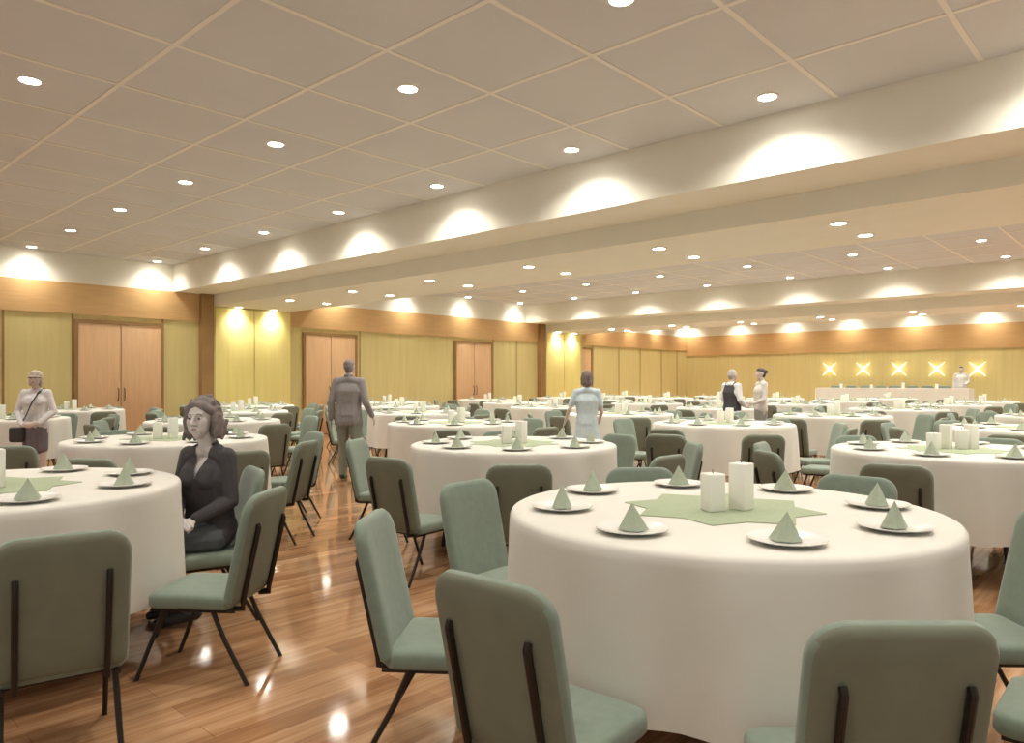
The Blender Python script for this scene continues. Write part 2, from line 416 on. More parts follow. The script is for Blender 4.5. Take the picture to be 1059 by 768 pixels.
def candle_meshes(h):
    bm = bmesh.new(); box(bm, -.036,.036,-.036,.036, 0, h, .005, 3)
    w = bmesh.new(); tube(w, [(0,0,h),(.001,0,h+.008),(.003,.001,h+.014)], .0018, 6)
    return mesh_of(bm, 'candle', M['wax'], 40), mesh_of(w, 'wick', M['wick'])
CAND = [candle_meshes(.145), candle_meshes(.182), candle_meshes(.12)]
SIDES = {0:'near', 1:'near-left', 2:'left', 3:'far-left', 4:'far', 5:'far-right', 6:'right', 7:'near-right'}
def side_of(x, y, tx, ty):
    """which side of the table, as the viewer sees it"""
    tl, td = cam_of(tx, ty); l, d = cam_of(x, y)
    br = math.atan2(tl, td)                 # bearing of the table
    a = math.atan2(l-tl, -(d-td)) + br      # 0 = towards the viewer, + = right
    k = round(-a/(PI/4)) % 8
    return k
tables = []; n_tab = 0
MAXC, nplates = 300, 0
def table(tx, ty, name, idx, n_candles=2, seats=8, chairs_too=True, skip=()):
    """name: short phrase that finds the table"""
    global nplates
    lat, dep = cam_of(tx, ty); near = dep < 9.5
    t = link('banquet_table', None, loc=(tx, ty, 0))
    tag(t, 'round folding table under its long ivory cloth, %s' % name, 'table', 'round banquet tables')
    link('tabletop', TOPM, t)
    for k in range(4): link('leg', LEGM[k], t)
    c = link('tablecloth', CLOTHS[idx % 4], loc=(tx, ty, 0), rotz=idx*.7)
    tag(c, 'long round ivory tablecloth with soft folds, %s' % name, 'tablecloth', 'round ivory tablecloths')
    s = link('centre_cloth', STAR, loc=(tx, ty, TH+.0005), rotz=0)
    tag(s, 'sage green star-shaped centre cloth, %s' % name, 'centre cloth', 'sage star centre cloths')
    zc = TH+.0055
    # candles, in the viewer's frame
    spots = {2: [(-.055,-.08,0),(.065,-.05,1)], 3: [(-.10,0,0),(.01,.03,1),(.11,-.02,2)], 4: [(-.15,0,2),(-.04,.03,1),(.06,0,0),(.15,.03,1)]}[n_candles]
    hn = {0:'middle-height', 1:'tallest', 2:'shortest'}; order = ['leftmost','second from left','third from left','fourth from left']
    for i, (l, d, kind) in enumerate(spots):
        ox, oy = SI*l + CO*d, -CO*l + SI*d
        q = link('candle', CAND[kind][0], loc=(tx+ox, ty+oy, zc), rotz=YAW+.25+.5*i)
        if near: link('wick', CAND[kind][1], q)
        tag(q, '%s square white candle, %s' % (('left','right')[i] if n_candles == 2 else order[i], name), 'candle', 'square white candles')
    for k in range(8):
        a = k*PI/4; px, py = tx+.64*math.cos(a), ty+.64*math.sin(a)
        if dep > 21 and k % 2: continue
        sd = SIDES[side_of(px, py, tx, ty)]
        p = link('dinner_plate', PLATE, loc=(px, py, TH+.0005), rotz=0)
        tag(p, 'white dinner plate on %s side, %s' % (sd, name), 'plate', 'white dinner plates')
        q = link('folded_napkin', NAPK, loc=(px, py, TH+.0065), rotz=a-PI/2+random.uniform(-.25,.25))
        tag(q, 'sage pyramid-folded napkin on %s side, %s' % (sd, name), 'napkin', 'sage folded napkins')
    if chairs_too:
        for k in range(8):
            a = k*PI/4 + random.uniform(-.06,.06); r = 1.17 + random.uniform(-.03,.07)
            x, y = tx+r*math.cos(a), ty+r*math.sin(a)
            kk = side_of(tx+math.cos(k*PI/4), ty+math.sin(k*PI/4), tx, ty)
            if kk in skip: continue
            if y > YW-.55: continue
            l, d = cam_of(x, y)
            if d < .8 or abs(l/d) > .78: continue
            if any((x-q.location.x)**2+(y-q.location.y)**2 < .36 for q in chairs): continue
            if any((x-q[0])**2+(y-q[1])**2 < 1.0 for q in NEAR_T if q != (tx, ty)): continue
            pxx = CX+F*l/d
            if 334 < pxx < 396 and d < 12: continue
            if any((x-a_)**2+(y-b_)**2 < .46 for a_, b_ in STAND): continue
            if seats < 8 and kk in (3, 4, 5)[:8-seats]: continue
            chair(x, y, a+PI/2+random.uniform(-.12,.12), 'sage banquet chair on %s side, %s' % (SIDES[kk], name), 'sage banquet chairs at the round tables', d < 10.5)

T1 = world(.838, 2.96); TL = world(-2.52, 3.56); T2 = world(.012, 6.1); TRt = world(3.30, 5.52); T3 = world(2.60, 9.1)
T4 = world(-3.08, 6.62)
STAND = [world((px-CX)/F*d, d) for px, d in ((361,10.0),(607,9.4),(37,9.1),(757,12.9),(787,13.2))]
NEAR_T += [T1, TL, T2, TRt, T3, T4]
def G(s): return 'sage banquet chairs at the round tables'
gn = 'sage banquet chairs at the round tables'
def Zt(y): return (EYE-BH)*F/(y-HOR)
def ct(px, ytop, phi, label, dl=0, dz=0, lim=1.10):
    d = Zt(ytop); return chair_at_top((px-CX)/F*d+dl, d+dz, phi, label, gn, True, lim)
ct(936, 642, 0, 'sage chair seen from behind at the bottom right corner')
ct(507, 597, 40, 'sage chair seen from behind at the bottom centre, facing the foreground table')
ct(404, 531, 95, 'narrow side-on sage chair beside the aisle, left of the foreground table', dl=.03)
ct(500, 499, 128, 'sage chair facing right, half hidden by the far-left edge of foreground table', lim=1.05)
ct(668, 487, 176, 'sage chair behind the foreground table, only its top rail showing, near candles', dz=.08)
ct(874, 494, -136, 'sage chair behind the foreground table, right of its candles, top rail showing', dl=.1, dz=.08)
ct(1079, 528, -88, 'sage chair cut by right edge, facing left to the foreground table', dl=.02, dz=-.05, lim=.97)
chair_at_top(1.88, 1.95, -48, 'sage chair cut by bottom right corner, only a bit of seat showing', gn)
ct(537, 480, 0, 'sage chair seen from behind, in front of the second centre table')
ct(400, 473, 35, 'sage chair from behind beside the aisle, seat reaching right to second table')
ct(368, 454, 102, 'side-on sage chair at the left end of the second table')
ct(66, 552, -35, 'sage chair from behind in the bottom left corner')
ct(276, 506, -84, 'sage chair side-on at left aisle with its back to the aisle, empty', dl=-.03)
CW = ct(258, 485, -122, 'sage chair the grey-haired seated woman sits on', dl=.0, dz=.08, lim=.99)
ct(316, 456, -80, 'side-on sage chair on the aisle beyond the empty one, back to aisle')
ct(308, 447, -128, 'sage chair facing front-left, right behind the aisle-side chair')
ct(252, 466, -42, 'sage chair from behind, just right of the seated woman')
ct(88, 474, 0, 'sage chair from behind, seen just over the left front table')
ct(12, 461, -15, 'sage chair from behind at the left frame edge, beyond front left table')
ct(926, 480, 33, 'sage chair from behind, in front of the right-edge table')
ct(688, 449, 29, 'sage chair from behind, front-left of the table before the vested man')
ct(790, 449, 5, 'sage chair from behind, in front of table near the vested man')
ct(810, 458, 122, 'sage chair facing right, at left of the right-edge table')

table(*T1, 'large foreground table', 0, chairs_too=False)
table(*TL, 'table cut by the left edge in front', 1, chairs_too=False)
table(*T2, 'second table straight behind the foreground one', 2)
table(*TRt, 'large table at the right edge, middle distance', 3, n_candles=4)
table(*T3, 'table left of the vested man', 0)
table(*T4, 'table just behind the seated woman', 1)
SEATW = CW.location
# lattice of the remaining tables
ROWN = ['first','second','third','fourth','fifth','sixth']
rows = []
for j in range(6):
    y = 1.36 + 2.725*j
    x0 = 2.75 if j % 2 == 0 else .95
    for i in range(8):
        x = x0 + 3.56*i
        if x > 25.0: continue
        lat, dep = cam_of(x, y)
        if dep < 1 or abs(lat)/dep > .72+.8/dep: continue
        if any((x-a)**2 + (y-b)**2 < 4 for a, b in (T1, TL, T2, TRt, T3, T4)): continue
        rows.append((j, x, y))
for j in range(6):
    r = sorted([q for q in rows if q[0] == j], key=lambda q: cam_of(q[1], q[2])[0]/cam_of(q[1], q[2])[1])
    for i, (_, x, y) in enumerate(r):
        dep = cam_of(x, y)[1]
        nm = '%s table from left, %s row from camera' % (ORD[i], ROWN[j])
        table(x+random.uniform(-.06,.06), y+random.uniform(-.06,.06), nm, i+j, seats=8 if dep < 13 else (7 if dep < 17 else 5))

# ------------------------------------------------------------------ stage, head table, wall sconces
xs = X3-3.3
e = link('stage_platform', None, loc=(xs, 7.6, 0)); tag(e, 'low carpeted platform along the far wall under the head table', 'stage')
bm = bmesh.new(); box(bm, 0, 3.25, -4.2, 3.6, 0, .36, .01); obj('platform_deck', bm, M['stagem'], e)
bm = bmesh.new(); box(bm, -.02, 0, -4.2, 3.6, .0, .34); obj('fascia', bm, M['darkwood'], e)
hx = xs+1.0; hy0, hy1 = wy(1005, hx), wy(847, hx)
for k, nm in enumerate(('right', 'left')):
    a = hy0 + (hy1-hy0)*k/2 + .01; b = hy0 + (hy1-hy0)*(k+1)/2 - .01
    t = link('head_table', None, loc=(hx, (a+b)/2, .36)); tag(t, '%s half of the long head table on the stage' % nm, 'table', 'head tables on the stage')
    L = (b-a)/2; bm = bmesh.new(); box(bm, -.36,.36,-L+.02,L-.02,.74,.765); obj('tabletop', bm, M['ply'], t)
    for sx in (-1,1):
        for sy in (-1,1):
            bm = bmesh.new(); tube(bm, [(sx*.3, sy*(L-.2), 0),(sx*.3, sy*(L-.2), .74)], .016); obj('leg', bm, M['metal'], t)
    bm = bmesh.new()                        # long draped cloth with soft pleats
    n = 60; per = []
    for q in range(n*2+16):
        per.append(q)
    def pt(u, z):
        P = 2*(2*L+.78); s = u*P
        segs = [(-.39,-L, 0,1, 2*L), (-.39,L, 1,0,.78), (.39,L,0,-1,2*L), (.39,-L,-1,0,.78)]
        for x0,y0,dx,dy,ln in segs:
            if s <= ln: 
                w = .012*math.sin(s*38)*max(0,(.75-z))/.75
                return (x0+dx*s + (-dy*w if dx == 0 else 0), y0+dy*s + (dx*w if dy == 0 else 0), z)
            s -= ln
        return (-.39,-L,z)
    nn = 150; rg = [[bm.verts.new(pt(k/nn, z)) for k in range(nn)] for z in (.772,.76,.5,.25,.01)]
    for A, B in zip(rg, rg[1:]):
        for q in range(nn): bm.faces.new((A[q], A[(q+1)%nn], B[(q+1)%nn], B[q]))
    bm.faces.new(rg[0]); o = obj('tablecloth', bm, M['cloth'], None, 50, loc=(hx, (a+b)/2, .36)); tag(o, 'long pleated ivory cloth over the %s half of head table' % nm, 'tablecloth', 'head table cloths')
nh = 8
for k in range(nh):
    y = .75 + hy0 + (hy1-hy0-.75)*(k+.5)/nh
    chair(hx+.75, y, PI/2+random.uniform(-.1,.1), 'sage chair behind the head table on stage, %s from right' % ORD[k], 'sage chairs behind the head table', False, .366)
    if k % 2 == 0:
        q = link('candle', CAND[k//2 % 3][0], loc=(hx+.05, y, .36+.7725)); tag(q, 'white candle on the head table, %s from right' % ORD[k//2], 'candle', 'candles on the head table')
def xglint_bm():
    bm = bmesh.new()
    for k in range(4):
        a = PI/4 + k*PI/2; c, s = math.cos(a), math.sin(a)
        # glint of light built as a tapering glowing ray, in the Y-Z plane, standing off the wall
        tube(bm, [(-.03, 0, 0), (-.035, .14*c, .14*s), (-.03, .34*c, .34*s)], [.040, .020, .006], 8)
    bmesh.ops.create_uvsphere(bm, u_segments=16, v_segments=10, radius=.055, matrix=Matrix.Translation((-.04,0,0)))
    return bm
XS = mesh_of(xglint_bm(), 'glint_rays', M['star']); bm = bmesh.new(); box(bm, -.02, 0, -.05,.05,-.05,.05,.008); XB_ = mesh_of(bm, 'wall_plate', M['metal'])
for i, px in enumerate((858, 893, 930, 969, 1011)):
    y = wy(px, X3); l, d = cam_of(X3, y)
    e = link('wall_sconce', None, loc=(X3, y, EYE+(HOR-381.5)/F*d)); tag(e, 'wall sconce with X-shaped glint rays on the far yellow wall, %s from the left' % ORD[i], 'wall light', 'sconces with X-shaped glints on the far wall')
    link('glint_rays', XS, e); link('wall_plate', XB_, e)
    L = bpy.data.lights.new('sconce_lamp', 'POINT'); L.energy = 3; L.color = (1,.8,.45); L.shadow_soft_size = .08
    o = bpy.data.objects.new('lamp', L); C.objects.link(o); o.parent = e; o.location = (-.25,0,0)

# ------------------------------------------------------------------ people
def cap_pts(bm, a, ra, b, rb, n=2):
    """tapered capsule: convex hull of two spheres"""
    t = bmesh.new()
    for p, r in ((a, ra), (b, rb)): bmesh.ops.create_icosphere(t, subdivisions=n, radius=r, matrix=Matrix.Translation(p))
    h = bmesh.ops.convex_hull(t, input=t.verts, use_existing_faces=False)
    keep = {e for e in h['geom'] if isinstance(e, bmesh.types.BMFace)}
    bmesh.ops.delete(t, geom=[f for f in t.faces if f not in keep], context='FACES')
    bmesh.ops.delete(t, geom=[v for v in t.verts if not v.link_faces], context='VERTS')
    me = bpy.data.meshes.new('t'); t.to_mesh(me); t.free(); bm.from_mesh(me); bpy.data.meshes.remove(me)
def blob(name, prims, m, voxel, smooth=6, xf=None, fac=.5):
    bm = bmesh.new()
    for p in prims:
        if p[0] == 'c': cap_pts(bm, Vector(p[1]), p[2], Vector(p[3]), p[4])
        else:
            rot = Matrix.Rotation(math.radians(p[3]), 4, p[4]) if len(p) > 3 else Matrix()
            mt = Matrix.Translation(p[1]) @ rot @ Matrix.Diagonal((*p[2], 1)); bmesh.ops.create_icosphere(bm, subdivisions=3, radius=1, matrix=mt)
    me = bpy.data.meshes.new(name); bm.to_mesh(me); bm.free()
    o = bpy.data.objects.new(name, me); C.objects.link(o)
    r = o.modifiers.new('r', 'REMESH'); r.mode = 'VOXEL'; r.voxel_size = voxel
    s = o.modifiers.new('s', 'SMOOTH'); s.iterations = smooth; s.factor = fac
    dg = bpy.context.evaluated_depsgraph_get(); dg.update()
    out = bpy.data.meshes.new_from_object(o.evaluated_get(dg)); bpy.data.objects.remove(o); bpy.data.meshes.remove(me)
    out.name = name; out.materials.clear(); out.materials.append(m)
    for p in out.polygons: p.use_smooth = True
    return out
def V3(*a): return Vector(a)
def hand(prims, wr, d, n, s, side, curl=.5):
    """palm, four bent fingers and a thumb: d = direction of the hand, n = palm normal"""
    d = d.normalized(); n = (n - d*n.dot(d)).normalized(); w = d.cross(n).normalized()
    c = wr + d*.045*s
    for k in (-1.5,-.5,.5,1.5): prims.append(('c', wr+w*k*.010*s, .013*s, wr+d*.080*s+w*k*.019*s, .0105*s))
    for k, L in zip((-1.5,-.5,.5,1.5), (.060,.074,.078,.068)):
        if side < 0: pass
        p0 = wr + d*.085*s + w*k*.020*s; p1 = p0 + (d*math.cos(curl*.7)+n*math.sin(curl*.7))*L*.5*s; p2 = p1 + (d*math.cos(curl*1.8)+n*math.sin(curl*1.8))*L*.5*s
        prims.append(('c', p0, .0088*s, p1, .008*s)); prims.append(('c', p1, .008*s, p2, .0066*s))
    t0 = wr + d*.022*s + w*.026*s*side; t1 = t0 + (d*.6+w*side*.75+n*.3)*.040*s; t2 = t1 + (d*.95+n*.35+w*side*.1)*.030*s
    prims.append(('c', t0, .013*s, t1, .010*s)); prims.append(('c', t1, .010*s, t2, .008*s))
SKIN = mat('grey_pink_skin', (.50,.42,.385), .55, sss=.08)
SKIN2 = mat('pale_skin', (.62,.50,.45), .55, sss=.08)
def cloth(name, c): return mat(name, c, .85, noise_s=25, noise_amt=.08, bump=.15, bump_s=600)
HAIRG = mat('grey_brown_hair', (.19,.155,.15), .7, noise_s=14, noise_amt=.45, stretch=(1,1,.25), bump=.6, bump_s=90)
HAIRD = mat('dark_hair', (.05,.042,.04), .6, noise_s=30, noise_amt=.3)
HAIRW = mat('silver_hair', (.42,.40,.37), .7, noise_s=30, noise_amt=.2)
HAIRB = mat('blonde_hair', (.48,.42,.34), .7, noise_s=30, noise_amt=.2)
SHOE = mat('black_leather', (.03,.028,.027), .4)
EYEM = mat('eye_white', (.55,.53,.5), .3); IRIS = mat('dark_iris', (.03,.025,.02), .3); LIP = mat('muted_lips', (.36,.20,.19), .5)
def head_prims(hc, R, s, neck):
    """hc head centre, R rotation matrix of the head"""
    def h(*p): return hc + R @ (Vector(p)*s)
    P = [('c', h(0,-.012,.020), .079*s, h(0,.012,.028), .074*s), ('c', h(0,-.015,.045), .068*s, h(0,.02,.04), .064*s),
         ('c', h(0,.022,-.02), .062*s, h(0,.040,-.078), .034*s), ('c', h(0,.048,-.090), .022*s, h(0,.050,-.094), .021*s),
         ('c', h(-.03,.045,-.055), .028*s, h(-.034,.055,-.01), .030*s), ('c', h(.03,.045,-.055), .028*s, h(.034,.055,-.01), .030*s),
         ('c', h(-.034,.074,.032), .013*s, h(.034,.074,.032), .013*s),
         ('c', h(0,.086,.016), .008*s, h(0,.104,-.022), .0125*s), ('c', h(-.012,.092,-.026), .008*s, h(.012,.092,-.026), .008*s),
         ('c', h(-.018,.078,-.056), .009*s, h(.018,.078,-.056), .009*s),
         ('c', h(-.076,-.008,.012), .012*s, h(-.074,-.002,-.022), .009*s), ('c', h(.076,-.008,.012), .012*s, h(.074,-.002,-.022), .009*s)]
    P.append(('c', neck, .052*s, h(0,-.012,-.06), .050*s))
    return P, h
def person(loc, rotz, H, J, sex, skin, hair, top, bottom, label, group=None, style='', headturn=0, headtilt=0, voxel=.009, shoes=SHOE, z=0, extra=None):
    s = H/1.75; e = link('person', None, loc=(loc[0], loc[1], z), rotz=rotz); tag(e, label, 'person', group)
    g = lambda k: Vector(J[k])*s
    f = 1 if sex == 'm' else .88
    pel, wai, che, nck, hd = g('pelvis'), g('waist'), g('chest'), g('neck'), g('head')
    R = Matrix.Rotation(math.radians(headturn), 3, 'Z') @ Matrix.Rotation(math.radians(headtilt), 3, 'X')
    P, h = head_prims(hd, R, s, nck)
    B = list(P)
    def torso(k):
        wv = .075*s*f
        T = []
        for a, ra, b, rb, w in ((pel, .105, wai, .090, .070), (wai, .090, che, .108, .072), (che, .108, (che+nck)*.5+V3(0,0,-.02*s), .062, .085)):
            for sx in (-1, -.5, 0, .5, 1): T.append(('c', a+V3(sx*w*s*f,0,0), (ra+k)*s*f, b+V3(sx*w*s*f,0,0), (rb+k)*s*f))
        T.append(('c', g('shL')+V3(0,0,-.018*s), (.052+k)*s*f, nck+V3(.01*s,-.01*s,-.012*s), (.048+k*.6)*s)); T.append(('c', g('shR')+V3(0,0,-.018*s), (.052+k)*s*f, nck+V3(-.01*s,-.01*s,-.012*s), (.048+k*.6)*s))
        if sex == 'f':
            for sx in (-1, 1): T.append(('c', che+V3(sx*.065*s,.065*s,-.01*s), (.046+k)*s, che+V3(sx*.07*s,.05*s,.03*s), (.05+k)*s))
        return T
    B += torso(0)
    for S, sd in (('L', -1), ('R', 1)):
        sh, el, wr = g('sh'+S), g('el'+S), g('wr'+S)
        B += [('c', sh, .050*s*f, el, .037*s*f), ('c', el, .037*s*f, wr, .025*s*f)]
        d = Vector(J['hd'+S]); n = Vector(J.get('pn'+S, (-sd, 0, 0)))
        hand(B, wr, d, n, s*.95, sd if J.get('th'+S) is None else J['th'+S], J.get('curl', .5))
        hp, kn, an = g('hip'+S), g('kn'+S), g('an'+S)
        B += [('c', hp, .088*s*f, kn, .056*s*f), ('c', kn, .054*s*f, kn.lerp(an,.35)+V3(0,-.012*s,0), .053*s*f), ('c', kn.lerp(an,.35)+V3(0,-.012*s,0), .053*s*f, an, .036*s*f)]
        fd = Vector(J.get('toe', (0,1,0))); B.append(('c', an+V3(0,0,-.03*s), .034*s, an+fd*.15*s+V3(0,0,-.045*s), .024*s))
    body = link('body', blob('body', B, skin, voxel, 4), e)
    # eyes and mouth
    if voxel < .01:
        for sx in (-1, 1):
            bm = bmesh.new(); bmesh.ops.create_uvsphere(bm, u_segments=12, v_segments=8, radius=.0125*s, matrix=Matrix.Translation(h(sx*.031,.073,.010))); obj('eye', bm, EYEM, e)
            bm = bmesh.new(); bmesh.ops.create_uvsphere(bm, u_segments=10, v_segments=8, radius=.0065*s, matrix=Matrix.Translation(h(sx*.031,.0815,.010))); obj('iris', bm, IRIS, e)
            bm = bmesh.new(); tube(bm, [h(sx*.014,.086,.031), h(sx*.032,.090,.037), h(sx*.048,.078,.031)], [.002*s,.003*s,.0015*s], 6); obj('eyebrow', bm, hair, e)
        bm = bmesh.new(); tube(bm, [h(-.023,.080,-.055), h(-.008,.0885,-.052), h(0,.089,-.0535), h(.008,.0885,-.052), h(.023,.080,-.055)], [.0015*s,.0042*s,.0045*s,.0042*s,.0015*s], 8); obj('lips', bm, LIP, e)
    # clothes
    T = torso(.014)
    T = T if style != 'vneck' else T
    for S in 'LR':
        sh, el, wr = g('sh'+S), g('el'+S), g('wr'+S)
        if 'short' in style: T += [('c', sh, .064*s*f, sh.lerp(el,.7), .056*s*f)]
        else: T += [('c', sh, .066*s*f, el, .054*s*f), ('c', el, .054*s*f, wr.lerp(el,.06), .040*s*f)]
    hem = J.get('hem', .78)*s
    if 'seated' not in style:
        fl = .03 if 'dress' in style else .012
        for sx in (-1,-.5,0,.5,1): T.append(('c', pel+V3(sx*.075*s*f,0,0), (.112)*s*f, V3(pel.x+sx*(.075+fl)*s*f, pel.y, hem+.06*s), (.105+fl)*s*f))
    else:
        for sx in (-1,-.5,0,.5,1): T.append(('c', pel+V3(sx*.08*s*f,0,.02*s), .118*s*f, pel+V3(sx*.085*s*f,.03*s,-.01*s), .118*s*f))
    tm = blob('top', T, top, voxel, 5)
    # trim the garment: open neck, straight hem
    bm = bmesh.new(); bm.from_mesh(tm)
    if 'seated' not in style:
        bmesh.ops.bisect_plane(bm, geom=bm.verts[:]+bm.edges[:]+bm.faces[:], plane_co=(0,0,hem), plane_no=(0,0,-1), clear_outer=True)
    if 'vneck' in style:
        # wedge-shaped opening at the throat
        kill = []
        for fc in bm.faces:
            c = fc.calc_center_median(); zt = nck.z + .02*s
            if c.y > nck.y+.01*s and c.z > zt-.20*s and abs(c.x-nck.x) < (c.z-(zt-.20*s))*.36: kill.append(fc)
            elif c.z > zt: kill.append(fc)
        bmesh.ops.delete(bm, geom=kill, context='FACES')
    else:
        kill = [fc for fc in bm.faces if fc.calc_center_median().z > nck.z+.035*s]
        bmesh.ops.delete(bm, geom=kill, context='FACES')
    bm.to_mesh(tm); bm.free()
    link({'suit':'jacket','vneck':'jacket','dress':'dress'}.get(style.split()[0] if style else '', 'shirt'), tm, e)
    if 'vneck' in style or 'suit' in style:                    # collar
        bm = bmesh.new(); zt = nck.z+.012*s
        if 'vneck' in style:
            tube(bm, [nck+V3(.056*s*math.sin(a), -.052*s*math.cos(a), .022*s-.012*s*(1-math.cos(a))) for a in [k*PI/7-PI*.62 for k in range(10)]], .006*s, 8, rx=.014*s)
        else:
            tube(bm, [nck+V3(.055*s*math.sin(a), -.055*s*math.cos(a), .035*s) for a in [k*PI/6-PI*.8 for k in range(11)]], .011*s, 8, rx=.018*s)
        obj('collar', bm, top, e)
    if bottom is not None:
        P = []
        if 'skirt' in style:
            for sx in (-1,0,1): P.append(('c', pel+V3(sx*.07*s*f,0,0), .118*s*f, V3(pel.x+sx*.085*s*f, pel.y+.01*s, J.get('skirtz',.55)*s), .105*s*f))
        else:
            for S in 'LR':
                hp, kn, an = g('hip'+S), g('kn'+S), g('an'+S)
                P += [('c', hp, .105*s*f, kn, .073*s*f), ('c', kn, .073*s*f, an+V3(0,0,.01*s), .058*s*f)]
            P += [('c', pel+V3(-.07*s*f,0,0), .112*s*f, pel+V3(.07*s*f,0,0), .112*s*f)]
        link('skirt' if 'skirt' in style else 'trousers', blob('trousers', P, bottom, voxel, 4), e)
    for S in 'LR':
        an = g('an'+S); fd = Vector(J.get('toe', (0,1,0)))
        Q = [('c', an+V3(0,0,-.02*s)-fd*.03*s, .042*s, an+fd*.12*s+V3(0,0,-.038*s), .036*s), ('c', an+fd*.12*s+V3(0,0,-.042*s), .034*s, an+fd*.17*s+V3(0,0,-.048*s), .026*s)]
        if 'boots' in style: Q.append(('c', an, .046*s, an.lerp(g('kn'+S), .55), .056*s))
        link('shoe', blob('shoe', Q, shoes, max(.007, voxel), 2), e)
    # hair
    hs = J.get('hair', 'short'); Q = []
    if hs == 'short':
        Q = [('c', h(0,-.022,.045), .078*s, h(0,.012,.058), .066*s), ('c', h(0,-.035,.01), .070*s, h(0,-.035,-.035), .055*s)]
    elif hs == 'bun':
        Q = [('c', h(0,-.022,.045), .080*s, h(0,.012,.058), .068*s), ('c', h(0,-.035,.01), .072*s, h(0,-.035,-.03), .058*s), ('c', h(0,-.10,.05), .040*s, h(0,-.115,.045), .036*s)]
    elif hs == 'bob':
        Q = [('c', h(0,-.022,.042), .088*s, h(0,.008,.058), .074*s), ('c', h(0,-.035,.02), .085*s, h(0,-.045,-.075), .070*s),
             ('c', h(-.062,-.02,.01), .036*s, h(-.064,-.012,-.075), .030*s), ('c', h(.062,-.02,.01), .036*s, h(.064,-.012,-.075), .030*s)]
    elif hs == 'wavy':
        rr = random.Random(4)
        Q = [('c', h(0,-.03,.042), .090*s, h(0,-.005,.062), .080*s), ('c', h(0,-.05,.02), .092*s, h(0,-.055,-.055), .080*s)]
        for sx in (-1, 1):
            Q += [('c', h(sx*.072,-.012,.045), .040*s, h(sx*.088,-.005,-.01), .038*s), ('c', h(sx*.088,-.005,-.01), .038*s, h(sx*.082,-.012,-.080), .034*s)]
            Q += [('c', h(sx*.02,.052,.088), .026*s, h(sx*.068,.036,.058), .026*s)]
            for k in range(16):
                z0 = rr.uniform(-.09,.08); y0 = rr.uniform(-.08,.02); x0 = sx*(.088+rr.uniform(0,.025)); Q.append(('c', h(x0,y0,z0), .014*s, h(x0+rr.uniform(-.015,.015), y0+rr.uniform(-.02,.02), z0-.035), .010*s))
        for k in range(14):
            a = rr.uniform(-1.2,1.2); Q.append(('c', h(.085*math.sin(a),-.03+rr.uniform(-.06,.05),.06+.075*math.cos(a)), .015*s, h(.105*math.sin(a),-.03+rr.uniform(-.06,.04),.03+.075*math.cos(a)), .012*s))
    link('hair', blob('hair', Q, hair, max(.005, voxel*.75), 2), e)
    if extra: extra(e, g, h, s)
    return e
def standing(**kw):
    J = dict(pelvis=(0,0,.95), waist=(0,.005,1.10), chest=(0,.0,1.29), neck=(0,-.015,1.475), head=(0,.01,1.625), shL=(-.175,-.01,1.425), shR=(.175,-.01,1.425),
        elL=(-.235,-.03,1.14), elR=(.235,-.03,1.14), wrL=(-.25,.04,.90), wrR=(.25,.04,.90), hdL=(0,.1,-1), hdR=(0,.1,-1),
        hipL=(-.09,0,.90), hipR=(.09,0,.90), knL=(-.10,.02,.49), knR=(.10,.02,.49), anL=(-.105,-.01,.075), anR=(.105,-.01,.075))
    J.update(kw); return J
def stand_at(px, dep, phi):
    x, y = world((px-CX)/F*dep, dep); return (x, y), face_angle(phi)
# man in a grey suit in the aisle, back to us, mid-stride
loc, rz = stand_at(361, 10.0, 3)
person(loc, rz, 1.66, standing(elL=(-.25,-.03,1.13), wrL=(-.27,.02,.88), elR=(.25,-.06,1.14), wrR=(.33,.03,.93), hdR=(.3,.15,-.9), knL=(-.11,.10,.49), anL=(-.12,.10,.085), knR=(.11,.0,.49), anR=(.12,-.14,.085), hem=.80),
    'm', SKIN, HAIRG, cloth('grey_suit_cloth', (.25,.235,.235)), cloth('grey_green_trousers', (.21,.24,.20)), 'person in grey suit jacket walking away down the aisle', style='suit', voxel=.010)
# short-sleeved woman seen from behind in a pale blue dress
loc, rz = stand_at(607, 9.4, 8)
person(loc, rz, 1.50, standing(elL=(-.26,-.02,1.16), wrL=(-.33,.06,.98), hdL=(-.3,.3,-.8), elR=(.22,.02,1.14), wrR=(.18,.13,.98), hdR=(-.2,.8,-.3), hair='bob', hem=.62, shL=(-.155,-.01,1.425), shR=(.155,-.01,1.425)),
    'f', SKIN2, mat('brown_hair', (.16,.12,.10), .7, noise_s=30, noise_amt=.3), cloth('pale_blue_cotton', (.50,.60,.64)), None, 'person in pale blue knee-length dress seen from behind, short brown hair', style='dress short', voxel=.010)
# woman with a shoulder bag at the left
def bag(e, g, h, s):
    bm = bmesh.new(); pts = [g('shL')+V3(.05*s,-.02*s,.062*s), g('shL')+V3(.09*s,.085*s,.0), g('chest')+V3(-.02*s,.162*s,0), g('waist')+V3(.07*s,.135*s,.0), g('pelvis')+V3(.15*s,.115*s,.02*s)]
    tube(bm, pts, .006*s, 8, rx=.019*s); obj('bag_strap', bm, SHOE, e)
    bm = bmesh.new(); box(bm, .10*s,.30*s,.06*s,.15*s,.72*s,.94*s, .035*s, 4); obj('shoulder_bag', bm, SHOE, e)
    bm = bmesh.new(); pts = [h(-.078,.03,.018), h(-.06,.085,.02), h(0,.105,.018), h(.06,.085,.02), h(.078,.03,.018)]
    tube(bm, pts, .011*s, 8, rx=.006*s); obj('sunglasses', bm, SHOE, e)
loc, rz = stand_at(37, 9.1, 170)
